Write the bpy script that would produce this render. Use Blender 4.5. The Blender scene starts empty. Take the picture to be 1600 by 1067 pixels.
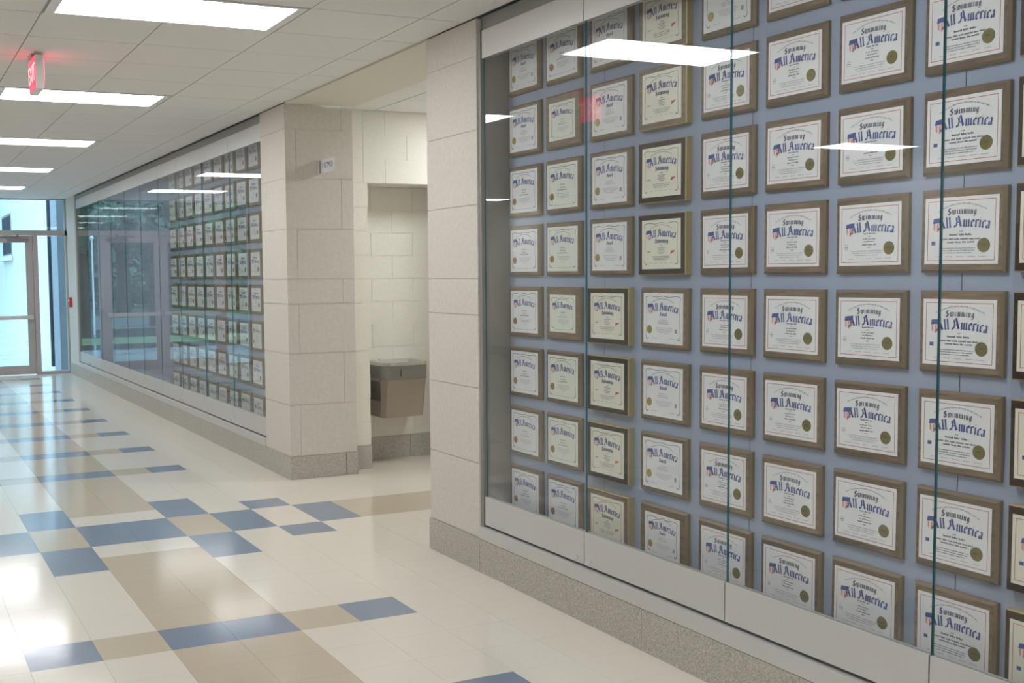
import bpy, math, random
from mathutils import Matrix, Vector
random.seed(7)
S = bpy.context.scene
COL = S.collection

# ------------------------------------------------------------------ camera
cam = bpy.data.cameras.new('camera'); co = bpy.data.objects.new('camera', cam); COL.objects.link(co)
cam.sensor_fit = 'HORIZONTAL'; cam.sensor_width = 36.0
cam.lens = 1740.035 / 1600 * 36.0
cam.shift_x = (800 - 618.01) / 1600
cam.shift_y = (549.373 - 533.5) / 1600
cam.clip_start = 0.05; cam.clip_end = 500
_r = Vector((0.90813163, -0.41847817, -0.01315142)); _u = Vector((0.04102206, 0.05767323, 0.99749235)); _f = Vector((0.41667029, 0.90639385, -0.06954173))
m = Matrix.Identity(4)
for i in range(3):
    m[i][0] = _r[i]; m[i][1] = _u[i]; m[i][2] = -_f[i]
m.translation = (-1.11737, -6.99535, 1.66747)
co.matrix_world = m
S.camera = co

# ------------------------------------------------------------------ world, exposure
W = bpy.data.worlds.new('overcast_sky'); S.world = W; W.use_nodes = True
bg = W.node_tree.nodes['Background']
bg.inputs['Color'].default_value = (0.58, 0.83, 1.0, 1); bg.inputs['Strength'].default_value = 3.9
S.view_settings.view_transform = 'Standard'; S.view_settings.look = 'None'
S.view_settings.gamma = 1.0; S.view_settings.use_curve_mapping = False
S.view_settings.exposure = 0.24
LAMP = 14.0      # radiance of the fluorescent diffusers

# ------------------------------------------------------------------ materials
MATS = {}
def mat(name, col, rough=0.5, metal=0.0, spec=0.5, noise=None, bump=None, emit=None, stretch=None):
    """noise=(scale, amount, detail): colour mottling; bump=(scale,strength)"""
    M = bpy.data.materials.new(name); M.use_nodes = True
    nt = M.node_tree; b = nt.nodes['Principled BSDF']
    b.inputs['Base Color'].default_value = (*col, 1); b.inputs['Roughness'].default_value = rough
    b.inputs['Metallic'].default_value = metal; b.inputs['Specular IOR Level'].default_value = spec
    tc = None
    if noise or bump:
        tc = nt.nodes.new('ShaderNodeTexCoord'); src = tc.outputs['Object']
        if stretch:
            mp = nt.nodes.new('ShaderNodeMapping'); mp.inputs['Scale'].default_value = stretch
            nt.links.new(src, mp.inputs['Vector']); src = mp.outputs['Vector']
    if noise:
        n = nt.nodes.new('ShaderNodeTexNoise'); n.inputs['Scale'].default_value = noise[0]; n.inputs['Detail'].default_value = noise[2]
        nt.links.new(src, n.inputs['Vector'])
        r = nt.nodes.new('ShaderNodeValToRGB')
        a = noise[1]
        r.color_ramp.elements[0].position = 0.32; r.color_ramp.elements[1].position = 0.68
        r.color_ramp.elements[0].color = (*[max(0, c*(1-a)) for c in col], 1); r.color_ramp.elements[1].color = (*[min(1, c*(1+a)) for c in col], 1)
        nt.links.new(n.outputs['Fac'], r.inputs['Fac']); nt.links.new(r.outputs['Color'], b.inputs['Base Color'])
    if bump:
        n2 = nt.nodes.new('ShaderNodeTexNoise'); n2.inputs['Scale'].default_value = bump[0]; n2.inputs['Detail'].default_value = 4
        nt.links.new(src, n2.inputs['Vector'])
        bp = nt.nodes.new('ShaderNodeBump'); bp.inputs['Strength'].default_value = bump[1]; bp.inputs['Distance'].default_value = 0.01
        nt.links.new(n2.outputs['Fac'], bp.inputs['Height']); nt.links.new(bp.outputs['Normal'], b.inputs['Normal'])
    if emit:
        b.inputs['Emission Color'].default_value = (*emit[0], 1); b.inputs['Emission Strength'].default_value = emit[1]
    MATS[name] = M
    return M

def glass_mat(name, tint):
    M = bpy.data.materials.new(name); M.use_nodes = True; nt = M.node_tree
    for n in list(nt.nodes): nt.nodes.remove(n)
    out = nt.nodes.new('ShaderNodeOutputMaterial'); mx = nt.nodes.new('ShaderNodeMixShader')
    tr = nt.nodes.new('ShaderNodeBsdfTransparent'); tr.inputs['Color'].default_value = (*tint, 1)
    gl = nt.nodes.new('ShaderNodeBsdfGlossy'); gl.inputs['Roughness'].default_value = 0.0
    fr = nt.nodes.new('ShaderNodeFresnel'); ge = nt.nodes.new('ShaderNodeNewGeometry')
    # thin pane: both faces see the same air-to-glass index
    mp = nt.nodes.new('ShaderNodeMapRange'); mp.inputs['To Min'].default_value = 1.5; mp.inputs['To Max'].default_value = 1/1.5
    nt.links.new(ge.outputs['Backfacing'], mp.inputs['Value']); nt.links.new(mp.outputs['Result'], fr.inputs['IOR'])
    nt.links.new(fr.outputs['Fac'], mx.inputs['Fac']); nt.links.new(tr.outputs[0], mx.inputs[1]); nt.links.new(gl.outputs[0], mx.inputs[2])
    nt.links.new(mx.outputs[0], out.inputs['Surface'])
    MATS[name] = M; return M

mat('tile_cream', (0.72, 0.68, 0.595), 0.125, noise=(260, 0.10, 3), bump=(9, 0.05))
mat('tile_tan', (0.545, 0.475, 0.365), 0.125, noise=(260, 0.10, 3), bump=(9, 0.05))
mat('tile_blue', (0.215, 0.270, 0.355), 0.125, noise=(260, 0.12, 3), bump=(9, 0.05))
mat('grout', (0.36, 0.32, 0.26), 0.7)
mat('ceiling_tile', (0.84, 0.83, 0.81), 0.9, noise=(190, 0.08, 4))
mat('ceiling_tee', (0.42, 0.41, 0.40), 0.6)
mat('soffit_paint', (0.74, 0.72, 0.62), 0.7)
mat('limestone', (0.665, 0.625, 0.570), 0.75, noise=(45, 0.045, 8), bump=(120, 0.10))
mat('mortar', (0.70, 0.66, 0.58), 0.9)
mat('granite', (0.475, 0.445, 0.405), 0.45, noise=(170, 0.34, 5))
mat('granite_joint', (0.60, 0.57, 0.53), 0.8)
mat('block_paint', (0.82, 0.80, 0.72), 0.45, noise=(60, 0.02, 4), bump=(90, 0.18))
mat('wall_paint', (0.78, 0.755, 0.68), 0.55)
mat('aluminium', (0.66, 0.65, 0.635), 0.45, metal=0.45, noise=(300, 0.03, 2))
mat('fascia_metal', (0.36, 0.35, 0.33), 0.5, metal=0.4)
mat('case_side', (0.34, 0.32, 0.29), 0.55)
mat('gap_dark', (0.02, 0.02, 0.025), 0.8)
mat('fabric', (0.355, 0.415, 0.55), 0.95, noise=(420, 0.16, 4))
mat('fabric_seam', (0.06, 0.09, 0.16), 0.9)
glass_mat('case_glass', (0.98, 0.992, 0.99)); glass_mat('window_glass', (0.82, 0.91, 0.95))
mat('glass_edge', (0.03, 0.17, 0.20), 0.15, spec=0.8)
mat('board_brown', (0.165, 0.118, 0.080), 0.45, noise=(9, 0.28, 6), stretch=(1, 7, 1))
mat('board_mid', (0.225, 0.160, 0.106), 0.45, noise=(9, 0.28, 6), stretch=(1, 7, 1))
mat('board_dark', (0.045, 0.028, 0.021), 0.4, noise=(9, 0.25, 6), stretch=(1, 7, 1))
mat('edge_brown', (0.23, 0.17, 0.11), 0.45)
mat('edge_gold', (0.50, 0.40, 0.20), 0.4, metal=0.2)
mat('paper_white', (0.87, 0.87, 0.89), 0.35)
mat('paper_cream', (0.87, 0.84, 0.73), 0.35)
mat('paper_green', (0.82, 0.84, 0.76), 0.35)
mat('ink_blue', (0.075, 0.115, 0.33), 0.6)
mat('ink_dark', (0.10, 0.11, 0.20), 0.6)
mat('ink_grey', (0.36, 0.36, 0.42), 0.6)
mat('ink_red', (0.56, 0.14, 0.17), 0.6)
mat('stripe_red', (0.72, 0.33, 0.30), 0.6)
mat('stripe_white', (0.85, 0.80, 0.78), 0.6)
mat('seal_gold', (0.42, 0.34, 0.10), 0.35, metal=0.3)
mat('seal_olive', (0.22, 0.19, 0.075), 0.35, metal=0.3)
mat('seal_bronze', (0.36, 0.19, 0.10), 0.4, metal=0.2)
mat('diffuser', (1, 1, 1), 0.5, emit=((0.975, 0.985, 1.0), LAMP))
mat('white_metal', (0.82, 0.82, 0.82), 0.4)
mat('exit_face', (0.5, 0.02, 0.03), 0.4, emit=((1.0, 0.05, 0.10), 1.6))
mat('exit_letter', (0.9, 0.9, 0.9), 0.4, emit=((1.0, 0.45, 0.45), 1.2))
mat('grey_plastic', (0.48, 0.48, 0.48), 0.4)
mat('sign_white', (0.72, 0.72, 0.74), 0.4)
mat('steel', (0.60, 0.59, 0.57), 0.24, metal=1.0, noise=(40, 0.04, 2))
mat('steel_apron', (0.30, 0.295, 0.285), 0.3, metal=0.85)
mat('steel_panel', (0.36, 0.315, 0.27), 0.38, metal=0.75)
mat('steel_dark', (0.14, 0.125, 0.115), 0.4, metal=0.5)
mat('chrome', (0.85, 0.85, 0.86), 0.08, metal=1.0)
mat('frame_metal', (0.47, 0.43, 0.42), 0.45, metal=0.25)
mat('closer_metal', (0.25, 0.235, 0.24), 0.45, metal=0.3)
mat('alarm_red', (0.55, 0.04, 0.05), 0.35)
mat('door_wood', (0.20, 0.11, 0.06), 0.4, noise=(5, 0.2, 6), stretch=(6, 6, 1))
mat('pale_wall', (0.80, 0.80, 0.78), 0.8, noise=(3, 0.03, 4))
mat('pier_stone', (0.34, 0.36, 0.40), 0.8)
mat('dark_pipe', (0.06, 0.07, 0.09), 0.5)
mat('asphalt_wet', (0.09, 0.095, 0.105), 0.10, noise=(0.5, 0.4, 5), bump=(1.2, 0.06))
mat('concrete', (0.56, 0.57, 0.58), 0.14, noise=(0.9, 0.22, 5), bump=(1.1, 0.05))
mat('road', (0.26, 0.27, 0.29), 0.25)
mat('grass', (0.13, 0.20, 0.09), 0.9, noise=(1.5, 0.35, 6))
mat('bark', (0.07, 0.055, 0.045), 0.9, noise=(6, 0.3, 5))
mat('leaf', (0.13, 0.21, 0.14), 0.6, noise=(0.5, 0.4, 3))
mat('leaf_light', (0.17, 0.27, 0.16), 0.6, noise=(0.5, 0.4, 3))
mat('pole_white', (0.75, 0.77, 0.78), 0.4)

# ------------------------------------------------------------------ mesh helpers
class MB:
    def __init__(s): s.v = []; s.f = []; s.mi = []
    def quad(s, a, b, c, d, mi=0):
        n = len(s.v); s.v += [tuple(a), tuple(b), tuple(c), tuple(d)]; s.f.append((n, n+1, n+2, n+3)); s.mi.append(mi)
    def poly(s, pts, mi=0):
        n = len(s.v); s.v += [tuple(p) for p in pts]; s.f.append(tuple(range(n, n+len(pts)))); s.mi.append(mi)
    def box(s, x0, x1, y0, y1, z0, z1, mi=0):
        n = len(s.v)
        s.v += [(x0,y0,z0),(x1,y0,z0),(x1,y1,z0),(x0,y1,z0),(x0,y0,z1),(x1,y0,z1),(x1,y1,z1),(x0,y1,z1)]
        for f in ((0,3,2,1),(4,5,6,7),(0,1,5,4),(1,2,6,5),(2,3,7,6),(3,0,4,7)):
            s.f.append(tuple(n+i for i in f)); s.mi.append(mi)
        return s
    def frustum(s, bot, top, mi=0, mside=None, mtop=None):
        """bot/top: lists of points, same count, ordered ccw seen from the top side"""
        k = len(bot); n = len(s.v); s.v += [tuple(p) for p in bot] + [tuple(p) for p in top]
        s.f.append(tuple(n+i for i in reversed(range(k)))); s.mi.append(mi)
        s.f.append(tuple(n+k+i for i in range(k))); s.mi.append(mi if mtop is None else mtop)
        for i in range(k):
            j = (i+1) % k; s.f.append((n+i, n+j, n+k+j, n+k+i)); s.mi.append(mi if mside is None else mside)
        return s
    def tube(s, p, q, r0, r1=None, seg=10, mi=0):
        p = Vector(p); q = Vector(q); d = (q-p).normalized(); r1 = r0 if r1 is None else r1
        a = d.orthogonal().normalized(); b = d.cross(a)
        ring = lambda c, r: [c + a*(r*math.cos(2*math.pi*i/seg)) + b*(r*math.sin(2*math.pi*i/seg)) for i in range(seg)]
        return s.frustum(ring(p, r0), ring(q, r1), mi)
    def mesh(s, name, mats):
        me = bpy.data.meshes.new(name); me.from_pydata(s.v, [], s.f)
        for mm in mats: me.materials.append(MATS[mm])
        if any(s.mi):
            for p_, k in zip(me.polygons, s.mi): p_.material_index = k
        me.update(); return me

def link(name, data, parent=None, loc=None):
    o = bpy.data.objects.new(name, data); COL.objects.link(o)
    if parent is not None: o.parent = parent
    if loc is not None: o.location = loc
    return o
def obj(name, mb, mats, parent=None, loc=None):
    if isinstance(mats, str): mats = [mats]
    return link(name, mb.mesh(name, mats), parent, loc)
def tag(o, label=None, cat=None, group=None, kind=None):
    if label: o['label'] = label
    if cat: o['category'] = cat
    if group: o['group'] = group
    if kind: o['kind'] = kind
    return o
def struct(name, mb, mats, label=None, cat=None):
    return tag(obj(name, mb, mats), label, cat, kind='structure')
def empty(name, loc=(0,0,0)): return link(name, None, None, loc)
def B(x0, x1, y0, y1, z0, z1): return MB().box(x0, x1, y0, y1, z0, z1)
_bc = {}
def boxmesh(name, dx, dy, dz, m_):
    """box mesh centred on x,y with top at z=0, shared between alike pieces"""
    k = (name, round(dx,4), round(dy,4), round(dz,4), m_)
    if k not in _bc: _bc[k] = B(-dx/2, dx/2, -dy/2, dy/2, -dz, 0).mesh(name, [m_])
    return _bc[k]

T = 0.3048
XW = 1.86          # face of the right-hand wall
CEIL = 3.048
YE = 13.25         # entrance wall
XL = -6.40         # left wall
YB = -12.0         # wall behind the camera

# ------------------------------------------------------------------ floor with individual tiles
floor = struct('floor', B(XL-0.1, 4.6, YB-0.1, YE+0.25, -0.12, -0.004), 'grout', 'glossy vinyl tile floor in cream, tan and blue', 'floor')
def tile_colour(i, j):
    if i > 3 and False: return 'tile_cream'
    k = i if i >= 1 else 1 - i                 # mirror about the middle of the hall: 1,2,3,4,...
    bar = (j >= 8 and (j-8) % 4 == 0) or (j <= -7 and (-7-j) % 4 == 0)
    if k == 1:
        if j in (0, 1): return 'tile_blue'
        if j in (-1, 2): return 'tile_cream'
        return 'tile_blue' if bar else 'tile_tan'
    if k == 2:
        if j in (2, 3, -1, -2): return 'tile_blue'
        if j in (0, 1) or bar: return 'tile_tan'
    if k == 3:
        if j in (0, 1) or bar: return 'tile_blue'
    if k == 4 and j in (2, -1): return 'tile_blue'
    if k == 5 and j in (0, 1): return 'tile_blue'
    if k >= 6 and j in (0, 1): return 'tile_tan'
    return 'tile_cream'
cam_loc = Vector((-1.11737, -6.99535, 1.66747))
def project(P):
    d = Vector(P) - cam_loc; z = d.dot(_f)
    if z < 0.1: return None
    return 618.01 + 1740.035*d.dot(_r)/z, 549.373 - 1740.035*d.dot(_u)/z, z
cells = []
for i in range(-22, 15):
    for j in range(-40, 44):
        x0, x1, y0, y1 = i*T, (i+1)*T, j*T, (j+1)*T
        if x1 <= XL or y1 <= YB or y0 >= YE+0.1: continue
        x1c = min(x1, 4.5); y1c = min(y1, YE+0.1); x0c = max(x0, XL)
        if x0c >= XW+0.05 and not (-1.1 < (y0+y1)/2 < 2.3): continue
        pr = project(((x0c+x1c)/2, (y0+y1c)/2, 0)); near = 0
        if pr and -30 < pr[0] < 1630 and 540 < pr[1] < 1100: near = 1000/pr[2]
        cells.append((near, i, j, x0c, x1c, y0, y1c))
cells.sort(key=lambda c: -c[0])
rest = {k: MB() for k in ('tile_cream', 'tile_tan', 'tile_blue')}
for n, (near, i, j, x0, x1, y0, y1) in enumerate(cells):
    c = tile_colour(i, j); g = 0.0004
    if n < 300 and near > 0:
        link('floor_tile', boxmesh('floor_tile', x1-x0-2*g, y1-y0-2*g, 0.0038, c), floor, ((x0+x1)/2, (y0+y1)/2, 0))
    else:
        rest[c].box(x0+g, x1-g, y0+g, y1-g, -0.0038, 0)
for c, mb in rest.items():
    tag(obj('floor_tiles', mb, c, floor), kind='stuff')

# ------------------------------------------------------------------ ceiling, lay-in tiles, tee grid
ceil = struct('ceiling', B(XL-0.1, XW+0.3, YB-0.1, YE+0.25, CEIL+0.022, CEIL+0.12), 'ceiling_tee', 'suspended ceiling of square white acoustic tiles', 'ceiling')
GX0, GX, GY0, GY = 0.967, 0.636, -0.87, 0.604
xl = [GX0 + k*GX for k in range(-12, 2)]; xl = [x for x in xl if x > XL] ; xl = [XL] + xl + [XW+0.005]
yl = [GY0 + k*GY for k in range(-20, 25)]; yl = [y for y in yl if YB < y < YE]; yl = [YB] + yl + [YE]
lights_y = [GY0 - GY + 5*GY*k for k in range(-3, 5)]      # near edge of each fitting
side_y = [GY0 + 5*GY + 15*GY*k for k in (-1, 0, 1)]
ROWX = (GX0-GX, GX0-10*GX)                                # middles of the two rows of fittings
def is_light(x0, y0):
    return any((abs(x0-rx) < 0.01 or abs(x0-(rx-GX)) < 0.01) and any(abs(y0-ly) < 0.01 for ly in ls) for rx, ls in zip(ROWX, (lights_y, side_y)))
far_tiles = MB()
for a in range(len(xl)-1):
    for b_ in range(len(yl)-1):
        x0, x1, y0, y1 = xl[a], xl[a+1], yl[b_], yl[b_+1]
        if x1-x0 < 0.03 or y1-y0 < 0.03 or is_light(x0, y0): continue
        g = 0.0035
        if x0 < -2.3 or y0 < -6.0:
            far_tiles.box(x0+g, x1-g, y0+g, y1-g, CEIL, CEIL+0.016); continue
        link('ceiling_tile', boxmesh('ceiling_tile', x1-x0-2*g, y1-y0-2*g, 0.016, 'ceiling_tile'), ceil, ((x0+x1)/2, (y0+y1)/2, CEIL+0.016))
tag(obj('ceiling_tiles', far_tiles, 'ceiling_tile', ceil), kind='stuff')
tee = MB()
for x in xl[1:-1]: tee.box(x-0.012, x+0.012, YB, YE, CEIL+0.006, CEIL+0.022)
for y in yl[1:-1]:
    for a in range(len(xl)-1): tee.box(xl[a]+0.012, xl[a+1]-0.012, y-0.012, y+0.012, CEIL+0.007, CEIL+0.022)
obj('ceiling_grid', tee, 'ceiling_tee', ceil)

def ceiling_light(y0, label, cx=None, group='fluorescent fittings along the hall ceiling'):
    t = empty('ceiling_light', ((GX0-GX) if cx is None else cx, y0+GY/2, CEIL))
    hx, hy = GX-0.012, GY/2-0.012
    f = MB()
    for (xa, xb, ya, yb) in ((-hx, hx, -hy, -hy+0.026), (-hx, hx, hy-0.026, hy), (-hx, -hx+0.05, -hy+0.026, hy-0.026), (hx-0.05, hx, -hy+0.026, hy-0.026)):
        f.box(xa, xb, ya, yb, -0.004, 0.02)
    obj('frame', f, 'white_metal', t)
    d = MB().frustum([(-hx+0.05, -hy+0.026, 0.012), (-hx+0.05, hy-0.026, 0.012), (hx-0.05, hy-0.026, 0.012), (hx-0.05, -hy+0.026, 0.012)],
                     [(-hx+0.06, -hy+0.034, -0.002), (-hx+0.06, hy-0.034, -0.002), (hx-0.06, hy-0.034, -0.002), (hx-0.06, -hy+0.034, -0.002)])
    obj('diffuser', d, 'diffuser', t)
    tag(t, label, 'ceiling light', group)
    return t
for k, y0 in enumerate(lights_y):
    ceiling_light(y0, ['lit ceiling fitting closest to the cream end wall', 'second lit ceiling fitting from the cream end wall', 'lit white fluorescent ceiling fitting level with the middle of the near display case', 'lit white fluorescent ceiling fitting level with the unsigned column, before the exit sign', 'lit white fluorescent ceiling fitting just beyond the red exit sign', 'second lit ceiling fitting beyond the red exit sign', 'third lit ceiling fitting beyond the red exit sign', 'lit ceiling fitting closest to the glass entrance doors'][k])
pass
for y0 in side_y: ceiling_light(y0, 'lit white fluorescent ceiling fitting in the sparse row beside the plain cream wall', ROWX[1], 'fluorescent fittings beside the cream wall')

# soffit and alcove ceiling
struct('ceiling_soffit', B(XW+0.006, 2.45, -1.02, 1.54, CEIL-0.012, CEIL+0.10), 'soffit_paint', 'smooth cream painted soffit between the two stone columns', 'ceiling')
alc = struct('ceiling_alcove', B(2.45, 4.6, -1.7, 2.3, CEIL+0.03, CEIL+0.12), 'ceiling_tee', 'tiled ceiling over the drinking fountain alcove', 'ceiling')
ceiling_light(0.55, 'lit white fluorescent ceiling fitting in the fountain alcove', 3.90, None)
xs = [2.452, 2.72, 3.33, 3.94, 4.55]; ys = [-1.65, -1.3, -0.69, -0.08, 0.53, 1.14, 1.735]
for a in range(4):
    for b_ in range(6):
        if a in (1, 2) and b_ == 3: pass
        link('ceiling_tile', boxmesh('ceiling_tile', xs[a+1]-xs[a]-0.012, ys[b_+1]-ys[b_]-0.006, 0.016, 'ceiling_tile'), alc, ((xs[a]+xs[a+1])/2, (ys[b_]+ys[b_+1])/2, CEIL+0.016))

# ------------------------------------------------------------------ plain walls of the hall
wl = struct('wall_left', B(XL-0.2, XL, YB, YE, 0, CEIL), 'wall_paint', 'plain cream painted wall opposite the display cases', 'wall')
struct('baseboard_left', B(XL, XL+0.012, YB, YE, 0, 0.19), 'granite', 'grey granite base along the plain cream wall', 'baseboard')
struct('wall_back', B(XL-0.2, 4.6, YB-0.2, YB, 0, CEIL), 'wall_paint', 'cream painted end wall of the hall away from the entrance', 'wall')
struct('wall_right', B(2.10, 2.25, YB, -6.75, 0, CEIL).box(XW, 2.10, YB, -6.75, 0, CEIL), 'wall_paint', 'cream wall continuing past the near display case', 'wall')
# double doors in the left wall, below the exit sign
d3 = struct('door_3', B(XL+0.002, XL+0.045, -0.62, 0.30, 0.005, 2.13), 'door_wood', 'brown wooden door leaf in the plain cream wall, farther from the entrance', 'door')
obj('door_handle', MB().tube((XL+0.045, 0.20, 1.0), (XL+0.10, 0.20, 1.0), 0.012).tube((XL+0.09, 0.20, 1.0), (XL+0.09, 0.05, 1.0), 0.011), 'chrome', d3)
d4 = struct('door_4', B(XL+0.002, XL+0.045, 0.31, 1.23, 0.005, 2.13), 'door_wood', 'brown wooden door leaf in the plain cream wall, nearer the entrance', 'door')
obj('door_handle', MB().tube((XL+0.045, 0.41, 1.0), (XL+0.10, 0.41, 1.0), 0.012).tube((XL+0.09, 0.41, 1.0), (XL+0.09, 0.56, 1.0), 0.011), 'chrome', d4)

# ------------------------------------------------------------------ stone columns
COURSES = [0.19, 0.61, 1.03, 1.435, 1.635, 2.04, 2.445, 2.84, CEIL-0.006]
def column(y0, y1, x0, x1, label, show_side):
    t = empty('stone_column', ((x0+x1)/2, (y0+y1)/2, 0)); ox, oy = (x0+x1)/2, (y0+y1)/2
    obj('core', B(x0+0.004-ox, x1-0.004-ox, y0+0.004-oy, y1-0.004-oy, 0.0, CEIL-0.014), 'mortar', t)
    g = 0.0028
    for k in range(len(COURSES)-1):
        za, zb = COURSES[k]+g, COURSES[k+1]-g
        split = x0+0.09 if k % 2 == 0 else x1-0.105
        for (xa, xb) in ((x0, split-g), (split+g, x1)):
            link('stone_block', boxmesh('stone_block', xb-xa, y1-y0, zb-za, 'limestone'), t, ((xa+xb)/2-ox, 0, zb))
    for (xa, xb) in ((x0-0.008, x1-0.10-g), (x1-0.10+g, x1+0.008)):
        link('base_block', boxmesh('base_block', xb-xa, y1-y0+0.016, 0.186, 'granite'), t, ((xa+xb)/2-ox, 0, 0.187))
    return tag(t, label, 'column')
column(1.55, 2.185, XW, 2.445, 'pale limestone column with projecting room sign, beside the drinking fountain recess', True)
column(-1.615, -1.005, XW, 2.445, 'pale limestone column at the end of the near display case', False)

# ------------------------------------------------------------------ alcove: painted block walls
def block_wall(parent, x0, x1, zlist, y, depth, off, zb0):
    """front face at y, facing -Y"""
    L = 0.41; g = 0.0022
    for k in range(len(zlist)-1):
        za, zb = zlist[k]+g, zlist[k+1]-g
        x = x0 - (L/2 if (k+off) % 2 else 0.0)
        while x < x1-0.01:
            xa, xb = max(x, x0)+g, min(x+L, x1)-g
            if xb-xa > 0.02:
                link('concrete_block', boxmesh('concrete_block', xb-xa, depth, zb-za, 'block_paint'), parent, ((xa+xb)/2, y+depth/2, zb))
            x += L
YA, YR, XR0, XR1, ZR = 1.73, 2.15, 2.655, 3.50, 2.437
ZB = [0.205 + 0.2032*k for k in range(12)]
wa = struct('wall_alcove', B(2.445, XR0-0.004, YA+0.0035, 2.4, 0, CEIL).box(XR1+0.004, 4.6, YA+0.0035, 2.4, 0, CEIL).box(XR0-0.004, XR1+0.004, YA+0.0035, 2.4, ZR+0.004, CEIL), 'block_paint', 'cream painted block wall beside and above the fountain recess', 'wall')
zup = [ZR, 2.64, 2.843, CEIL]
block_wall(wa, 2.447, XR0, ZB[:11]+[ZR], YA, 0.06, 0, 0)
block_wall(wa, 2.41, XR0+0.0, zup, YA, 0.06, 0, 0) if False else None
block_wall(wa, 2.615, 4.55, zup, YA, 0.06, 1, 0)
block_wall(wa, 2.447, 2.6128, zup, YA, 0.06, 0, 0)
block_wall(wa, XR1, 4.55, ZB[:11]+[ZR], YA, 0.06, 1, 0)
wr = struct('wall_recess', B(XR0-0.2, XR1+0.2, YR+0.0035, 2.4+0.1, 0, ZR+0.1), 'block_paint', 'cream painted block wall at the back of the fountain recess', 'wall')
block_wall(wr, XR0, XR1, ZB[:11]+[ZR], YR, 0.05, 1, 0)
struct('wall_alcove_end', B(4.55, 4.7, -1.7, 2.4, 0, CEIL+0.1), 'block_paint', 'cream end wall of the fountain alcove', 'wall')
struct('wall_alcove_near', B(2.445, 4.6, -1.75, -1.62, 0, CEIL+0.1), 'block_paint', 'cream near wall of the fountain alcove', 'wall')
ba = struct('baseboard_alcove', B(2.456, XR0, YA-0.012, YA-0.0005, 0, 0.2), 'granite', 'speckled grey granite base beside the fountain recess', 'baseboard')
obj('base_slab', B(XR1, 4.55, YA-0.012, YA-0.0005, 0, 0.2), 'granite', ba)
br = struct('baseboard_recess', B(XR0+0.001, 3.22, YR-0.012, YR-0.0005, 0, 0.2), 'granite', 'speckled grey granite base under the drinking fountain', 'baseboard')
obj('base_slab', B(3.223, XR1-0.001, YR-0.012, YR-0.0005, 0, 0.2), 'granite', br)

# ------------------------------------------------------------------ display cases
ZS0, ZS1, ZK0, ZK1, ZH0, ZH1, ZF = 0.190, 0.258, 0.272, 0.430, 2.820, 2.968, CEIL-0.002
XG0, XG1 = 1.885, 1.892
XBK = 2.045
def glass_door(parent, ya, yb, lock_side):
    g = 0.003
    p = MB().box(XG0, XG1, ya+g, yb-g, ZK0+0.02, ZH1-0.02)
    for k, f in enumerate(p.f):            # the four narrow faces are the green cut edges
        n = (Vector(p.v[f[1]])-Vector(p.v[f[0]])).cross(Vector(p.v[f[2]])-Vector(p.v[f[1]]))
        p.mi[k] = 0 if abs(n.x) > max(abs(n.y), abs(n.z)) else 1
    k_ = random.uniform(-0.002, 0.002); yc = (ya+yb)/2          # no two panes hang quite parallel
    p.v = [(v[0]+(v[1]-yc)*k_, v[1], v[2]) for v in p.v]
    pane = obj('glass_door', p, ['case_glass', 'glass_edge'], parent)
    for nm, z0, z1 in (('bottom_rail', ZK0, ZK1), ('top_rail', ZH0, ZH1)):
        r = MB().box(1.874, XG0-0.0005, ya+g, yb-g, z0, z1).box(XG1+0.0005, 1.904, ya+g, yb-g, z0, z1)
        obj(nm, r, 'aluminium', pane)
    if lock_side:
        y = yb-0.055 if lock_side > 0 else ya+0.055
        obj('lock_knob', MB().tube((1.874, y, ZK0+0.026), (1.862, y, ZK0+0.026), 0.010, 0.008, 12), 'chrome', pane)
def display_case(edges, label, seams, end_near=True):
    y0, y1 = min(edges), max(edges)
    t = empty('display_case', (1.95, (y0+y1)/2, 0)); t.location = (0, 0, 0)
    sd = MB().box(1.852, 2.05, y0-0.035, y1+0.035, ZS0, ZS1)
    obj('sill', sd, 'aluminium', t)
    obj('case_floor', B(1.91, XBK, y0, y1, ZS1, ZS1+0.02), 'case_side', t)
    obj('fascia', B(1.892, 1.93, y0-0.035, y1+0.035, ZH1+0.008, ZF), 'fascia_metal', t)
    obj('case_top', B(1.93, XBK, y0-0.035, y1+0.035, ZH1+0.008, ZF), 'case_side', t)
    for (ya, yb) in ((y0-0.035, y0-0.008), (y1+0.008, y1+0.035)):
        obj('jamb', B(1.870, 1.915, ya, yb, ZS1, ZH1+0.008), 'fascia_metal', t)
        obj('side_panel', B(1.915, XBK, ya, yb, ZS1+0.02, ZH1+0.008), 'case_side', t)
    bk = obj('backing', B(XBK+0.004, XBK+0.03, y0-0.035, y1+0.035, ZS1, ZF), 'fabric_seam', t)
    ss = [y0-0.008] + sorted(seams) + [y1+0.008]
    for a, b_ in zip(ss, ss[1:]):
        obj('fabric_panel', B(XBK, XBK+0.0035, a+0.002, b_-0.002, ZS1+0.02, ZH1), 'fabric', bk)
    es = sorted(edges, reverse=True)
    for k in range(len(es)-1):
        glass_door(t, es[k+1], es[k], -1 if k % 2 == 0 else 1)
    return tag(t, label, 'display case')
NEAR_E = [-1.650, -2.613, -3.588, -4.540, -5.50, -6.46]
FAR_E = [2.22 + 0.998*k for k in range(11)]
display_case(NEAR_E, 'long built-in glass display case of plaques reaching from the limestone column without a sign', [-2.538, -3.535, -4.493, -5.47])
display_case(FAR_E, 'long built-in glass display case of plaques between the signed column and the entrance', [3.2+0.98*k for k in range(9)])
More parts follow.
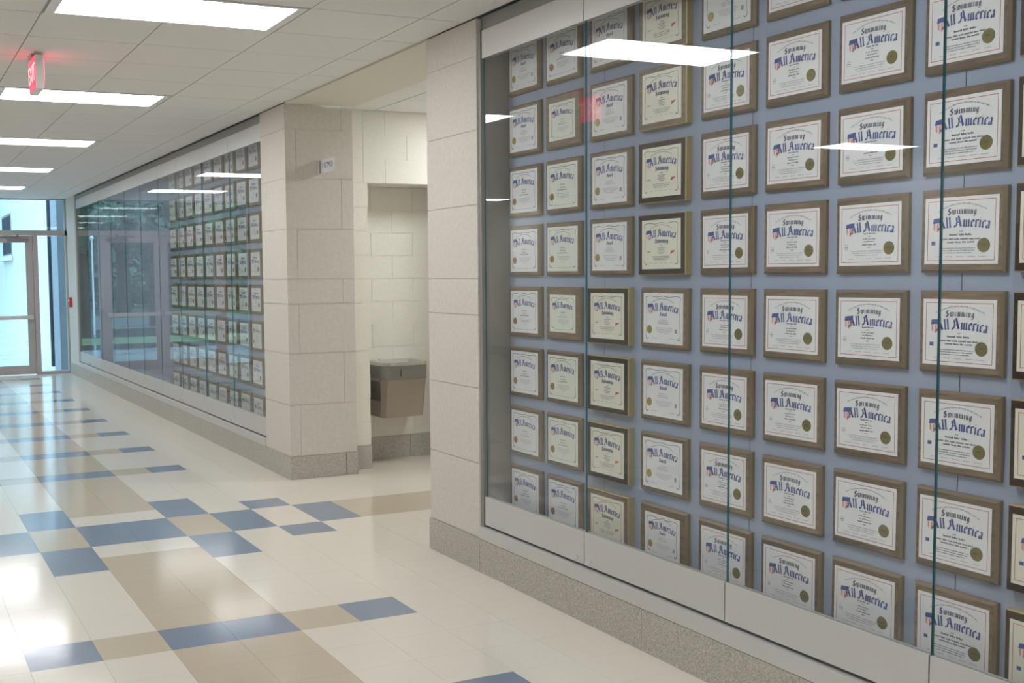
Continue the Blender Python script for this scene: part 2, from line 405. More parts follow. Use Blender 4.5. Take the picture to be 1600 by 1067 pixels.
# wall that carries the cases
struct('wall_case_near', B(2.08, 2.25, -6.75, -1.62, 0, CEIL).box(XW, 2.08, -6.75, -6.50, 0, CEIL).box(1.90, 2.08, -6.50, -1.62, 0, 0.188), 'wall_paint', 'wall behind the near display case', 'wall')
struct('wall_case_far', B(2.08, 2.25, 2.19, YE, 0, CEIL).box(1.90, 2.08, 2.19, YE, 0, 0.188), 'wall_paint', 'wall behind the far display case', 'wall')
def granite_base(name, cuts, label):
    s = struct(name, B(1.8545, 1.899, min(cuts), max(cuts), 0, 0.183), 'granite_joint', label, 'baseboard')
    for a, b_ in zip(cuts, cuts[1:]):
        lo, hi = min(a, b_)+0.0022, max(a, b_)-0.0022
        link('base_slab', boxmesh('base_slab', 0.03, hi-lo, 0.187, 'granite'), s, (1.853+0.015, (lo+hi)/2, 0.187))
granite_base('baseboard_near', [-1.617, -2.492, -3.086, -3.675, -4.28, -4.88, -5.48, -6.08, -6.75], 'speckled grey granite slabs under the near display case')
granite_base('baseboard_far', [2.187] + [2.55+0.61*k for k in range(17)] + [YE-0.01], 'speckled grey granite slabs under the far display case')
# short stone return between the far case and the entrance
struct('wall_return', B(XW, 2.08, 12.26, YE, 0.188, CEIL), 'limestone', 'narrow stone wall strip between far display case and entrance', 'wall')

# ------------------------------------------------------------------ blackletter lettering, drawn with a slanted nib
NIB = (0.12, 0.08)
def stem(x, top=0.95, foot=True):
    s = [[(x-0.10, top-0.12), (x, top), (x, 0.10)]]
    s.append([(x, 0.12), (x+0.06, 0.02), (x+0.17, 0.14)]) if foot else None
    return s
GL = {
 'A': (1.25, [[(0.02,0.30),(0.0,0.06),(0.22,0.10),(0.40,0.75),(0.34,1.30),(0.62,1.52)], [(0.62,1.52),(0.80,0.75),(0.95,0.10),(1.18,0.18)], [(0.28,0.62),(0.82,0.66)], [(0.12,1.10),(0.34,1.30)], [(0.70,1.35),(0.84,0.70),(1.0,0.14)]]),
 'S': (1.0, [[(0.82,1.25),(0.55,1.48),(0.18,1.25),(0.22,0.92),(0.72,0.68),(0.80,0.32),(0.45,0.02),(0.05,0.22)], [(0.48,1.40),(0.48,0.12)], [(0.05,0.22),(0.05,0.45)]]),
 'l': (0.40, [[(0.08,1.35),(0.16,1.50),(0.16,0.10),(0.34,0.14)]]),
 'i': (0.40, stem(0.16) + [[(0.10,1.22),(0.22,1.34)]]),
 'm': (1.12, stem(0.16) + stem(0.52) + stem(0.88) + [[(0.16,0.78),(0.48,0.98)], [(0.52,0.78),(0.84,0.98)]]),
 'n': (0.76, stem(0.16) + stem(0.52) + [[(0.16,0.78),(0.48,0.98)]]),
 'w': (1.10, [[(0.08,0.98),(0.16,0.85),(0.16,0.12),(0.34,0.02),(0.52,0.15)], [(0.46,0.98),(0.52,0.85),(0.52,0.12),(0.70,0.02),(0.90,0.16)], [(0.80,1.02),(0.92,0.80),(0.90,0.16)]]),
 'e': (0.60, [[(0.14,0.80),(0.12,0.18),(0.28,0.02),(0.52,0.16)], [(0.14,0.80),(0.36,0.98),(0.50,0.68),(0.16,0.50)]]),
 'r': (0.56, stem(0.16) + [[(0.18,0.74),(0.36,0.98),(0.52,0.86)]]),
 'c': (0.55, [[(0.50,0.82),(0.34,0.98),(0.14,0.78),(0.13,0.18),(0.28,0.02),(0.50,0.16)]]),
 'a': (0.68, [[(0.10,0.82),(0.30,0.98),(0.46,0.82),(0.46,0.12),(0.62,0.12)], [(0.46,0.52),(0.16,0.40),(0.13,0.14),(0.28,0.02),(0.46,0.18)]]),
 'g': (0.66, [[(0.50,0.92),(0.30,0.98),(0.13,0.78),(0.13,0.22),(0.30,0.06),(0.48,0.18)], [(0.48,0.98),(0.50,-0.20),(0.30,-0.40),(0.08,-0.28)]]),
 'd': (0.68, [[(0.20,1.46),(0.50,0.95),(0.50,0.16),(0.34,0.02),(0.14,0.18),(0.14,0.76),(0.32,0.94),(0.50,0.80)]]),
 ' ': (0.36, []),
}
def nib_text(mb, text, cx, cy, size, z, bend=0.0, track=0.0, mi=0, width=1.0):
    tot = sum(GL[c][0]+track for c in text) - track
    x = -tot/2
    for c in text:
        w, strokes = GL[c]; xc = (x + w/2)*size*width
        yo = -bend*xc*xc; ang = math.atan(-2*bend*xc); ca, sa = math.cos(ang), math.sin(ang)
        def P(p):
            lx, ly = (p[0]-w/2)*size*width, p[1]*size
            return (cx + xc + lx*ca - ly*sa, cy + yo + lx*sa + ly*ca, z)
        for s in strokes:
            for a, b_ in zip(s, s[1:]):
                n = NIB
                mb.quad(P((a[0]-n[0], a[1]-n[1])), P((b_[0]-n[0], b_[1]-n[1])), P((b_[0]+n[0], b_[1]+n[1])), P((a[0]+n[0], a[1]+n[1])), mi)
        x += w + track
def greek(mb, rnd, cx, cy, width, h, z, mi=0, bend=0.0, word=(3, 9)):
    """a line of print too small to read: word-long rows of tiny strokes"""
    x = -width/2
    while x < width/2:
        n = rnd.randint(*word)
        for k in range(n):
            if x > width/2: break
            y = cy - bend*x*x; hh = h*(0.75 if rnd.random() < 0.7 else 1.1)
            mb.quad((cx+x, y, z), (cx+x+h*0.42, y, z), (cx+x+h*0.42, y+hh, z), (cx+x, y+hh, z), mi)
            x += h*0.62
        x += h*0.7
def disc(mb, cx, cy, r, z0, z1, seg=24, mi=0):
    pts = lambda z, rr: [(cx+rr*math.cos(2*math.pi*i/seg), cy+rr*math.sin(2*math.pi*i/seg), z) for i in range(seg)]
    mb.frustum(pts(z0, r), pts(z1, r*0.94), mi)
def ribbon(mb, pts, w, z, mi=0):
    for a, b_ in zip(pts, pts[1:]):
        d = Vector((b_[0]-a[0], b_[1]-a[1])); 
        if d.length < 1e-6: continue
        n = Vector((-d.y, d.x)).normalized()*w/2
        mb.quad((a[0]-n.x, a[1]-n.y, z), (b_[0]-n.x, b_[1]-n.y, z), (b_[0]+n.x, b_[1]+n.y, z), (a[0]+n.x, a[1]+n.y, z), mi)

# certificate kinds -> shared meshes, in plaque space: x right, y up, z out of the wall; z=0 at the board's face
def shield_mesh(cx, cy, s):
    mb = MB(); z = 0.0016
    mb.quad((cx-s*.5, cy+s*.12, z), (cx+s*.5, cy+s*.22, z), (cx+s*.56, cy+s*.66, z), (cx-s*.42, cy+s*.56, z), 0)
    for k in range(5):
        xa, xb = cx-s*.42+k*s*.176, cx-s*.42+(k+1)*s*.176
        e = lambda x: cy - s*.62*(1-abs((x-cx)/(s*.62))**2.2)
        mb.quad((xa, e(xa), z), (xb, e(xb), z), (xb, cy+s*.14, z), (xa, cy+s*.10, z), 1 if k % 2 == 0 else 2)
    return mb.mesh('shield', ['ink_blue', 'stripe_red', 'stripe_white'])
def wavy(pw, ph):
    mb = MB(); z = 0.0013; x, y = pw/2-0.016, ph/2-0.016
    def side(f, n=26): return [f(k/n) for k in range(n+1)]
    wv = lambda t: 0.0022*math.sin(t*math.pi*5)
    ribbon(mb, side(lambda t: (-x+0.012+(2*x-0.024)*t, y+wv(t))), 0.0022, z)
    ribbon(mb, side(lambda t: (x-0.003-0.004*math.sin(t*math.pi), y-0.012-(2*y-0.03)*t)), 0.0018, z)
    ribbon(mb, side(lambda t: (-x+0.003+0.004*math.sin(t*math.pi), y-0.012-(2*y-0.03)*t)), 0.0018, z)
    for sx in (-1, 1):
        ribbon(mb, [(sx*(x-0.012)+sx*0.012*math.sin(a), y-0.012+0.012*math.cos(a)) for a in [k*math.pi/16 for k in range(9)]], 0.0026, z)
        ribbon(mb, [(sx*(x-0.002), -y+0.020), (sx*(x-0.006), -y+0.006), (sx*(x-0.016), -y+0.003), (sx*(x-0.022), -y+0.010)], 0.0032, z)
    return mb.mesh('border', ['ink_dark'])
def red_frame(pw, ph):
    mb = MB(); z = 0.0013; x, y, w = pw/2-0.011, ph/2-0.011, 0.0020
    mb.quad((-x,-y,z),(x,-y,z),(x,-y+w,z),(-x,-y+w,z)); mb.quad((-x,y-w,z),(x,y-w,z),(x,y,z),(-x,y,z))
    mb.quad((-x,-y+w,z),(-x+w,-y+w,z),(-x+w,y-w,z),(-x,y-w,z)); mb.quad((x-w,-y+w,z),(x,-y+w,z),(x,y-w,z),(x-w,y-w,z))
    return mb.mesh('border', ['ink_red'])
def board_mesh(w, h, face, edge, bev=0.009, th=0.022):
    mb = MB(); x, y = w/2, h/2
    mb.frustum([(-x,-y,-th),(x,-y,-th),(x,y,-th),(-x,y,-th)], [(-x,-y,-bev),(x,-y,-bev),(x,y,-bev),(-x,y,-bev)], 1)
    mb.frustum([(-x,-y,-bev),(x,-y,-bev),(x,y,-bev),(-x,y,-bev)], [(-x+bev,-y+bev,0),(x-bev,-y+bev,0),(x-bev,y-bev,0),(-x+bev,y-bev,0)], 1, 1, 0)
    return mb.mesh('board', [face, edge])
def paper_mesh(w, h, m_, dx=0, dy=0):
    return MB().box(-w/2+dx, w/2+dx, -h/2+dy, h/2+dy, 0.0002, 0.0010).mesh('certificate', [m_])

KINDS = {}
def kind(name, pw, ph, paper, style, seal, seed, sub=None, arch=2.2):
    rnd = random.Random(seed); d = {'paper': paper_mesh(pw, ph, paper)}
    sc = pw/0.27; z = 0.0018
    tl = MB(); hd = MB()
    if style == 'red':
        d['border'] = red_frame(pw, ph)
        nib_text(hd, 'Swimming', 0.004*sc, 0.0530*sc, 0.0150*sc, z, 1.6/sc, 0.12, 1, 0.92)
        nib_text(hd, 'All America', 0.011*sc, 0.0105*sc, 0.0245*sc, z, 1.05/sc, 0.03, 0, 0.97)
        greek(tl, rnd, 0.004*sc, 0.0845*sc, 0.180*sc, 0.0042*sc, z, 1, 2.9/sc)
        d['shield'] = shield_mesh(-0.086*sc, 0.019*sc, 0.037*sc)
        if sub == 'names':
            for k, (yy, ww, hh) in enumerate(((-0.004,.012,.003), (-0.0165,.085,.0062), (-0.030,.135,.0052), (-0.040,.10,.0048))):
                greek(tl, rnd, 0.002*sc, yy*sc, ww*sc, hh*sc, z, 0, 0, (5, 9))
            tl.quad((-0.108*sc,-0.046*sc,z),(-0.093*sc,-0.046*sc,z),(-0.093*sc,-0.034*sc,z),(-0.108*sc,-0.034*sc,z), 2)
        else:
            for yy, ww, hh in ((0.0015,.050,.0046), (-0.007,.010,.003), (-0.0165,.055,.0038), (-0.026,.045,.0038), (-0.037,.060,.0048), (-0.046,.014,.003)):
                greek(tl, rnd, 0.0, yy*sc, ww*sc, hh*sc, z, 0)
            ribbon(tl, [(-0.108*sc,-0.050*sc),(-0.096*sc,-0.050*sc),(-0.096*sc,-0.036*sc),(-0.102*sc,-0.033*sc),(-0.108*sc,-0.036*sc),(-0.108*sc,-0.050*sc)], 0.0012*sc, z, 1)
            ribbon(tl, [(-0.108*sc,-0.043*sc),(-0.096*sc,-0.043*sc)], 0.003*sc, z, 1)
        for yy, ww in ((-0.0585,.135), (-0.066,.125), (-0.0735,.105)):
            greek(tl, rnd, -0.012*sc, yy*sc, ww*sc, 0.0030*sc, z, 0 if sub == 'names' else 1)
        for xx in (-0.08, -0.042, 0.0, 0.042, 0.082):
            greek(tl, rnd, xx*sc, -0.0855*sc, 0.026*sc, 0.0028*sc, z, 1)
        sx, sy, sr = 0.084, -0.049, 0.0230
    else:
        d['border'] = wavy(pw, ph)
        nib_text(hd, 'All America', 0.012*sc, 0.0345*sc, 0.0240*sc, z, 1.5/sc, 0.03, 0, 0.95)
        d['shield'] = shield_mesh(-0.088*sc, 0.041*sc, 0.036*sc)
        pts = [(-0.075*sc+0.15*sc*t, (0.086-1.9*(0.15*t-0.075)**2*1.6)*sc) for t in [k/14 for k in range(15)]]
        ribbon(tl, pts, 0.0026*sc, z, 1)
        if style == 'swim':
            nib_text(hd, 'Swimming', 0.006*sc, 0.0070*sc, 0.0140*sc, z, 1.4/sc, 0.06, 1, 0.92)
            for yy, ww in ((-0.008,.02), (-0.018,.052), (-0.0255,.036), (-0.033,.054), (-0.041,.03)):
                greek(tl, rnd, 0.004*sc, yy*sc, ww*sc, 0.0034*sc, z, 0)
            ribbon(tl, [(-0.096*sc,-0.036*sc),(-0.088*sc,-0.030*sc),(-0.080*sc,-0.034*sc),(-0.074*sc,-0.031*sc)], 0.003*sc, z, 0)
            tl.quad((0.066*sc,-0.046*sc,z),(0.094*sc,-0.034*sc,z),(0.098*sc,-0.028*sc,z),(0.070*sc,-0.030*sc,z), 3)
            for yy, ww in ((-0.055,.12), (-0.0625,.11), (-0.070,.09)): greek(tl, rnd, 0.0, yy*sc, ww*sc, 0.0030*sc, z, 0)
            for xx in (-0.07, -0.034, 0.0, 0.034, 0.07): greek(tl, rnd, xx*sc, -0.084*sc, 0.022*sc, 0.0026*sc, z, 1)
        elif style == 'award':
            nib_text(hd, 'Award', 0.004*sc, 0.010*sc, 0.0115*sc, z, 0, 0.02, 1) if 'w' in GL else None
            for yy, ww in ((-0.008,.05), (-0.0165,.07), (-0.024,.072)): greek(tl, rnd, 0.004*sc, yy*sc, ww*sc, 0.0032*sc, z, 1)
            for yy, ww in ((-0.042,.115), (-0.049,.11), (-0.056,.10), (-0.063,.06)): greek(tl, rnd, 0.010*sc, yy*sc, ww*sc, 0.0028*sc, z, 1)
            for xx in (-0.055, 0.06): greek(tl, rnd, xx*sc, -0.089*sc, 0.036*sc, 0.0030*sc, z, 1)
            tl.quad((0.083*sc,-0.062*sc,z),(0.097*sc,-0.062*sc,z),(0.097*sc,-0.044*sc,z),(0.083*sc,-0.044*sc,z), 1)
        else:
            for yy, ww, hh in ((0.004,.042,.0062), (-0.010,.040,.0048), (-0.022,.086,.0052)):
                greek(tl, rnd, 0.004*sc, yy*sc, ww*sc, hh*sc, z, 0, 0, (2, 4))
            for yy, ww in ((-0.039,.115), (-0.046,.10), (-0.053,.105), (-0.060,.05), (-0.068,.016)): greek(tl, rnd, 0.010*sc, yy*sc, ww*sc, 0.0028*sc, z, 1)
            greek(tl, rnd, 0.0, -0.094*sc, 0.19*sc, 0.0030*sc, z, 1)
        sx, sy, sr = -0.092, -0.050, 0.0185
    d['heading'] = hd.mesh('heading', ['ink_blue', 'ink_dark'])
    d['text_lines'] = tl.mesh('text_lines', ['ink_dark', 'ink_grey', 'ink_blue', 'ink_red'])
    if seal:
        sm = MB(); disc(sm, sx*sc, sy*sc, sr*sc, 0.0011, 0.0026)
        if style == 'red': ribbon(sm, [((sx-0.009)*sc, sy*sc), ((sx-0.002)*sc, (sy+0.003)*sc), ((sx+0.009)*sc, (sy+0.001)*sc)], 0.004*sc, 0.0029, 1)
        d['seal'] = sm.mesh('seal', [seal, 'steel_dark'])
    KINDS[name] = d
kind('coach', 0.275, 0.225, 'paper_white', 'plain', 'seal_bronze', 1)
kind('coach_cream', 0.275, 0.225, 'paper_green', 'plain', 'seal_bronze', 2)
kind('small', 0.235, 0.19, 'paper_green', 'plain', None, 3)
kind('award', 0.275, 0.225, 'paper_white', 'award', 'seal_gold', 4)
kind('award_small', 0.245, 0.195, 'paper_white', 'award', 'seal_gold', 5)
kind('swim', 0.268, 0.217, 'paper_cream', 'swim', None, 6)
KINDS['swim_b'] = KINDS['swim']
kind('red_a', 0.268, 0.215, 'paper_white', 'red', 'seal_olive', 7)
kind('red_b', 0.268, 0.215, 'paper_white', 'red', 'seal_olive', 8)
kind('red_names', 0.268, 0.215, 'paper_white', 'red', 'seal_olive', 9, 'names')
kind('red_cream', 0.268, 0.215, 'paper_cream', 'red', 'seal_olive', 10, 'names')
PTXT = {
 'coach': 'white wavy-bordered certificate plaque, bronze seal', 'coach_cream': 'greenish wavy-bordered certificate plaque, bronze seal',
 'small': 'undersized greenish certificate plaque without seal', 'award': 'white wavy-bordered certificate plaque, gold seal',
 'award_small': 'undersized white certificate plaque, gold seal', 'swim': 'dark gilt-edged plaque with cream certificate',
 'swim_b': 'brown gilt-edged plaque with cream certificate', 'red_a': 'white red-lined certificate plaque, dark seal', 'red_b': 'white red-lined certificate plaque, dark seal',
 'red_names': 'red-lined certificate plaque with script names', 'red_cream': 'dark plaque with cream red-lined certificate' }
NTH = ['first', 'second', 'third', 'fourth', 'fifth', 'sixth', 'seventh', 'eighth', 'ninth', 'tenth']
def place(ri, ci, col): return ', %s row above rail, %s from %s column' % (NTH[7-ri], NTH[ci], col)
PM = Matrix(((0, 0, -1, 0), (-1, 0, 0, 0), (0, 1, 0, 0), (0, 0, 0, 1)))
_bm = {}
def plaque(kindname, y_mid, z_mid, w, h, face, edge, where, group, parts, tilt=0.0):
    key = (round(w,3), round(h,3), face, edge)
    gilt = edge == 'edge_gold'
    if key not in _bm: _bm[key] = board_mesh(w, h, face, edge, 0.004, 0.034) if gilt else board_mesh(w, h, face, edge)
    t = empty('award_plaque'); 
    t.matrix_world = Matrix.Translation((XBK-(0.0345 if gilt else 0.0225), y_mid, z_mid)) @ PM @ Matrix.Rotation(tilt, 4, 'Z')
    link('board', _bm[key], t)
    d = KINDS[kindname]; c = link('certificate', d['paper'], t)
    for p_ in parts:
        if p_ in d:
            q_ = link(p_, d[p_], c)
            if p_ == 'text_lines': q_['kind'] = 'stuff'
    tag(t, (PTXT[kindname] + where), 'plaque', group + ', ' + kindname.replace('_b', '_a').replace('_', ' ') + ' kind')
ALL = ('border', 'heading', 'shield', 'text_lines', 'seal')
rowz = [2.890, 2.562, 2.236, 1.918, 1.590, 1.262, 0.935, 0.608]       # tops of the plaques in the near case
YLEFT = [-1.672, -2.046, -2.440, -2.843, -3.246, -3.621, -3.985, -4.349, -4.698, -5.06]
YW = [0.322, 0.318, 0.332, 0.330, 0.318, 0.312, 0.310, 0.308, 0.305, 0.305]
layout = [
 ['award', 'award', 'coach', 'coach', 'coach', 'coach', 'coach', 'coach'],
 ['coach', 'small', 'coach_cream', 'coach_cream', 'small', 'coach_cream', 'coach_cream', 'coach'],
 ['award', 'award', 'award', 'award', 'swim', 'swim', 'swim', 'swim_b'],
 ['swim_b', 'swim_b', 'swim', 'swim', 'award', 'award', 'award', 'award_small'],
 ['award'] + ['red_a']*7, ['red_b']*8, ['red_a']*8, ['red_names']*8, ['red_cream']*8, ['red_a']*8 ]
rp = random.Random(11)
for ci in range(9):
    for ri, zt in enumerate(rowz):
        k = layout[ci][ri]; w = YW[ci]; h = 0.270
        # the brownish boards differ a little, as the wood does
        face = 'board_dark' if k in ('swim', 'red_cream') else ('board_brown' if ci == 6 else rp.choice(['board_brown', 'board_mid', 'board_mid']))
        edge = 'edge_gold' if k in ('swim', 'swim_b', 'red_cream') else 'edge_brown'
        plaque(k, YLEFT[ci]-w/2, zt-h/2, w, h, face, edge, place(ri, ci, 'unsigned'), 'plaques in the near case', ALL, rp.uniform(-0.006, 0.006))
frowz = [2.920, 2.588, 2.253, 1.916, 1.587, 1.250, 0.913, 0.561]
flay = ['red_a', 'red_b', 'red_a', 'award', 'red_b', 'coach', 'red_a', 'red_b', 'coach_cream']
for ci in range(9):
    for ri, zt in enumerate(frowz):
        k = flay[(ci + (ri*ri)//3) % 9] if (ci*3+ri) % 5 == 0 else ('red_a' if ci % 2 else 'red_b')
        plaque(k, 2.905+0.395*ci, zt-0.139, 0.335, 0.278, rp.choice(['board_brown', 'board_mid']), 'edge_brown', place(ri, ci, 'signed'), 'plaques in the far case', ('heading', 'text_lines', 'shield', 'seal'))

# ------------------------------------------------------------------ drinking fountain
t = empty('drinking_fountain', (3.01, YR, 0)); FX0, FX1, FY = -0.225, 0.225, -0.40
def rounded(x0, x1, yf, yb, r, z, n=5):
    pts = [(x0, yb, z)]
    pts += [(x0+r-r*math.cos(a), yf+r-r*math.sin(a), z) for a in [k*math.pi/2/n for k in range(n+1)]]
    pts += [(x1-r+r*math.sin(a), yf+r-r*math.cos(a), z) for a in [k*math.pi/2/n for k in range(n+1)]]
    pts += [(x1, yb, z)]
    return pts
yb = -0.004
cab = MB().frustum([(FX0+0.02, yb, 0.415), (FX0+0.02, FY+0.115, 0.415), (FX0+0.05, FY+0.075, 0.415), (FX1-0.05, FY+0.075, 0.415), (FX1-0.02, FY+0.115, 0.415), (FX1-0.02, yb, 0.415)],
                   [(FX0+0.008, yb, 0.748), (FX0+0.008, FY+0.075, 0.748), (FX0+0.05, FY+0.018, 0.748), (FX1-0.05, FY+0.018, 0.748), (FX1-0.008, FY+0.075, 0.748), (FX1-0.008, yb, 0.748)])
cabo = obj('cabinet', cab, 'steel_panel', t)
lv = MB()
for k in range(7): lv.box(FX0-0.004, FX0+0.006, -0.29, -0.10, 0.765+k*0.014, 0.771+k*0.014)
apron = MB().frustum(rounded(FX0, FX1, FY+0.008, yb, 0.09, 0.750), rounded(FX0, FX1, FY, yb, 0.09, 0.872))
ap = obj('apron', apron, 'steel_apron', t); obj('louvre', lv, 'steel_dark', ap)
obj('side_vent', B(FX0+0.008, FX0+0.020, -0.30, -0.08, 0.56, 0.73), 'steel_dark', cabo)
obj('push_bar', B(FX0+0.17, FX1-0.05, FY-0.012, FY+0.010, 0.775, 0.835), 'steel_apron', ap)
rim0, rim1, inn, bot = rounded(FX0-0.004, FX1+0.004, FY-0.006, yb, 0.10, 0.873), rounded(FX0-0.002, FX1+0.002, FY-0.004, yb, 0.10, 0.900), rounded(FX0+0.030, FX1-0.030, FY+0.028, yb-0.05, 0.10, 0.897), rounded(FX0+0.09, FX1-0.09, FY+0.10, yb-0.10, 0.06, 0.845)
bs = MB(); n_ = len(rim0)
for A_, B_ in ((rim0, rim1), (rim1, inn), (inn, bot)):
    for i in range(n_):
        j = (i+1) % n_; bs.quad(A_[i], A_[j], B_[j], B_[i])
bs.poly(bot)
basin = obj('basin', bs, 'steel', t)
for p_ in basin.data.polygons: p_.use_smooth = True
obj('drain', MB().tube((0, -0.22, 0.8455), (0, -0.22, 0.849), 0.025, 0.024, 14), 'steel_dark', basin)
obj('bubbler', MB().tube((FX0+0.07, -0.09, 0.895), (FX0+0.07, -0.09, 0.908), 0.014, 0.012, 12).tube((FX0+0.07, -0.09, 0.905), (FX0+0.095, -0.115, 0.914), 0.009, 0.007, 12), 'chrome', basin)
tag(t, 'stainless steel wall-mounted drinking fountain in the cream block recess', 'drinking fountain')

# ------------------------------------------------------------------ exit sign
t = empty('exit_sign', (-0.19, 0.31, CEIL))
obj('canopy', B(-0.035, 0.035, -0.06, 0.06, -0.020, 0.0), 'grey_plastic', t)
hs = obj('housing', B(-0.024, 0.024, -0.15, 0.15, -0.222, -0.020), 'white_metal', t)
for s_, nm in ((-1, 'face'), (1, 'face')):
    xa, xb = (-0.028, -0.0242) if s_ < 0 else (0.0242, 0.028)
    fc = obj(nm, B(xa, xb, -0.145, 0.145, -0.215, -0.028), 'exit_face', hs)
cu = bpy.data.curves.new('letters', 'FONT'); cu.body = 'EXIT'; cu.size = 0.15; cu.extrude = 0.0006; cu.align_x = 'CENTER'; cu.align_y = 'CENTER'; cu.materials.append(MATS['exit_letter'])
def text_mesh(cu):
    o = bpy.data.objects.new('text', cu); COL.objects.link(o); bpy.context.view_layer.update()
    me = bpy.data.meshes.new_from_object(o.evaluated_get(bpy.context.evaluated_depsgraph_get()))
    bpy.data.objects.remove(o); return me
exit_text = text_mesh(cu)
for s_ in (-1, 1):
    lt = link('letters', exit_text, hs)
    R = Matrix(((0, 0, s_, 0), (s_, 0, 0, 0), (0, 1, 0, 0), (0, 0, 0, 1)))
    lt.matrix_local = Matrix.Translation((s_*0.0290, 0, -0.122)) @ R
tag(t, 'red illuminated EXIT sign hanging under the ceiling tiles', 'exit sign')

# ------------------------------------------------------------------ projecting room sign on the far column
t = empty('room_sign', (2.155, 1.55, 2.54))
obj('bracket', B(-0.022, -0.006, -0.012, 0.0, -0.058, 0.058), 'white_metal', t)
obj('stem', B(-0.004, 0.008, -0.045, 0.0, -0.050, 0.050), 'grey_plastic', t)
pl_ = obj('plate', B(-0.006, 0.004, -0.335, -0.045, -0.052, 0.052), 'sign_white', t)
cu = bpy.data.curves.new('lettering', 'FONT'); cu.body = 'I GYM D'; cu.size = 0.062; cu.extrude = 0.0004; cu.align_x = 'CENTER'; cu.align_y = 'CENTER'; cu.materials.append(MATS['ink_dark'])
lt = link('lettering', text_mesh(cu), pl_)
lt['kind'] = 'stuff'
lt.matrix_local = Matrix.Translation((-0.0068, -0.19, 0.004)) @ Matrix(((0, 0, -1, 0), (-1, 0, 0, 0), (0, 1, 0, 0), (0, 0, 0, 1)))
tag(t, 'small white projecting room sign with dark letters on the limestone column', 'sign')

# ------------------------------------------------------------------ fire alarm pull station
t = empty('fire_alarm', (XW, 12.86, 1.255))
bx = obj('back_box', B(-0.045, -0.001, -0.06, 0.06, -0.085, 0.085), 'alarm_red', t)
obj('pull_handle', B(-0.062, -0.045, -0.045, 0.045, 0.02, 0.045), 'white_metal', bx)
tag(t, 'red fire alarm pull station on the stone strip by the entrance', 'fire alarm')

# ------------------------------------------------------------------ entrance storefront
ZT0, ZT1, ZTT = 2.415, 2.50, 3.03
FR0, FR1 = YE-0.06, YE+0.06
def bar(mb, x0, x1, z0, z1): mb.box(x0, x1, FR0, FR1, z0, z1)
XR_, XLf = 1.865, -1.46
fr = MB()
for x0, x1, zt in ((1.86-0.03, 1.86, CEIL), (1.285, 1.365, ZT0), (-0.905, -0.825, ZT0), (XLf, XLf+0.045, CEIL)): bar(fr, x0, x1, 0, zt)
bar(fr, XLf, 1.86, ZT0, ZT1); bar(fr, XLf, 1.86, ZTT, CEIL)
for x0, x1 in ((1.365, 1.83), (XLf+0.045, -0.905)): bar(fr, x0, x1, 0.0, 0.05)
bar(fr, 0.20, 0.26, 0.0, ZT0) if False else None
struct('trim_1', fr, 'frame_metal', 'painted metal storefront frame around the entrance doors', 'frame')
def pane(name, x0, x1, z0, z1, label):
    return tag(obj(name, B(x0, x1, YE-0.005, YE+0.005, z0, z1), 'window_glass'), label, 'window', kind='structure')
pane('window_1', 1.365, 1.83, 0.05, ZT0, 'tall glass sidelight beside the stone strip and fire alarm')
pane('window_2', XLf+0.045, -0.905, 0.05, ZT0, 'tall glass sidelight on the side of the plain cream wall')
for k, (x0, x1) in enumerate(((1.285, 1.83), (0.235, 1.285), (-0.825, 0.235), (XLf+0.045, -0.825))):
    pass
pane('window_3', -0.475, 1.83, ZT1, ZTT, 'long glass transom above both entrance doors and the sidelight by the fire alarm')
pane('window_4', XLf+0.045, -0.525, ZT1, ZTT, 'short glass transom on the side of the plain cream wall')
struct('trim_2', B(-0.525, -0.475, FR0, FR1, ZT1, ZTT), 'frame_metal', 'short metal mullion between the two transoms', 'frame')
def door(name, x0, x1, hinge_right, label):
    st, top, bott = 0.118, 0.115, 0.165
    z1 = ZT0-0.006
    mb = MB()
    y0, y1 = YE-0.03, YE+0.02
    mb.box(x0, x0+st, y0, y1, 0.01, z1); mb.box(x1-st, x1, y0, y1, 0.01, z1)
    mb.box(x0+st, x1-st, y0, y1, z1-top, z1); mb.box(x0+st, x1-st, y0, y1, 0.01, bott)
    d = tag(obj(name, mb, 'frame_metal'), label, 'door', kind='structure')
    obj('door_glass', B(x0+st, x1-st, YE-0.008, YE+0.0, bott, z1-top), 'window_glass', d)
    pb = obj('push_bar', B(x0+0.03, x1-0.03, y0-0.09, y0-0.045, 0.970, 1.035), 'aluminium', d)
    obj('bar_end', B(x0+0.03, x0+0.09, y0-0.045, y0, 0.97, 1.04).box(x1-0.09, x1-0.03, y0-0.045, y0, 0.97, 1.04), 'aluminium', pb)
    xa, xb = (x1-0.42, x1-0.07) if hinge_right else (x0+0.07, x0+0.42)
    cl = obj('door_closer', B(xa, xb, y0-0.06, y0, z1-0.105, z1-0.03), 'closer_metal', d)
    xm = (xa+xb)/2
    obj('closer_arm', B(xm-0.30, xm+0.02, y0-0.045, y0-0.025, z1-0.03, z1-0.012).box(xm-0.02, xm+0.02, y0-0.05, y0-0.02, z1-0.03, z1+0.03), 'closer_metal', cl)
    xh = x0+0.06 if hinge_right else x1-0.06
    obj('pull_handle', MB().tube((xh, YE+0.02, 1.15), (xh, YE+0.08, 1.15), 0.011).tube((xh, YE+0.02, 0.9), (xh, YE+0.08, 0.9), 0.011).tube((xh, YE+0.075, 0.88), (xh, YE+0.075, 1.17), 0.012), 'chrome', d)
door('door_1', 0.236, 1.282, True, 'metal framed glass entrance door next to the sidelight by the fire alarm')
door('door_2', -0.822, 0.226, False, 'metal framed glass entrance door on the side of the plain cream wall')
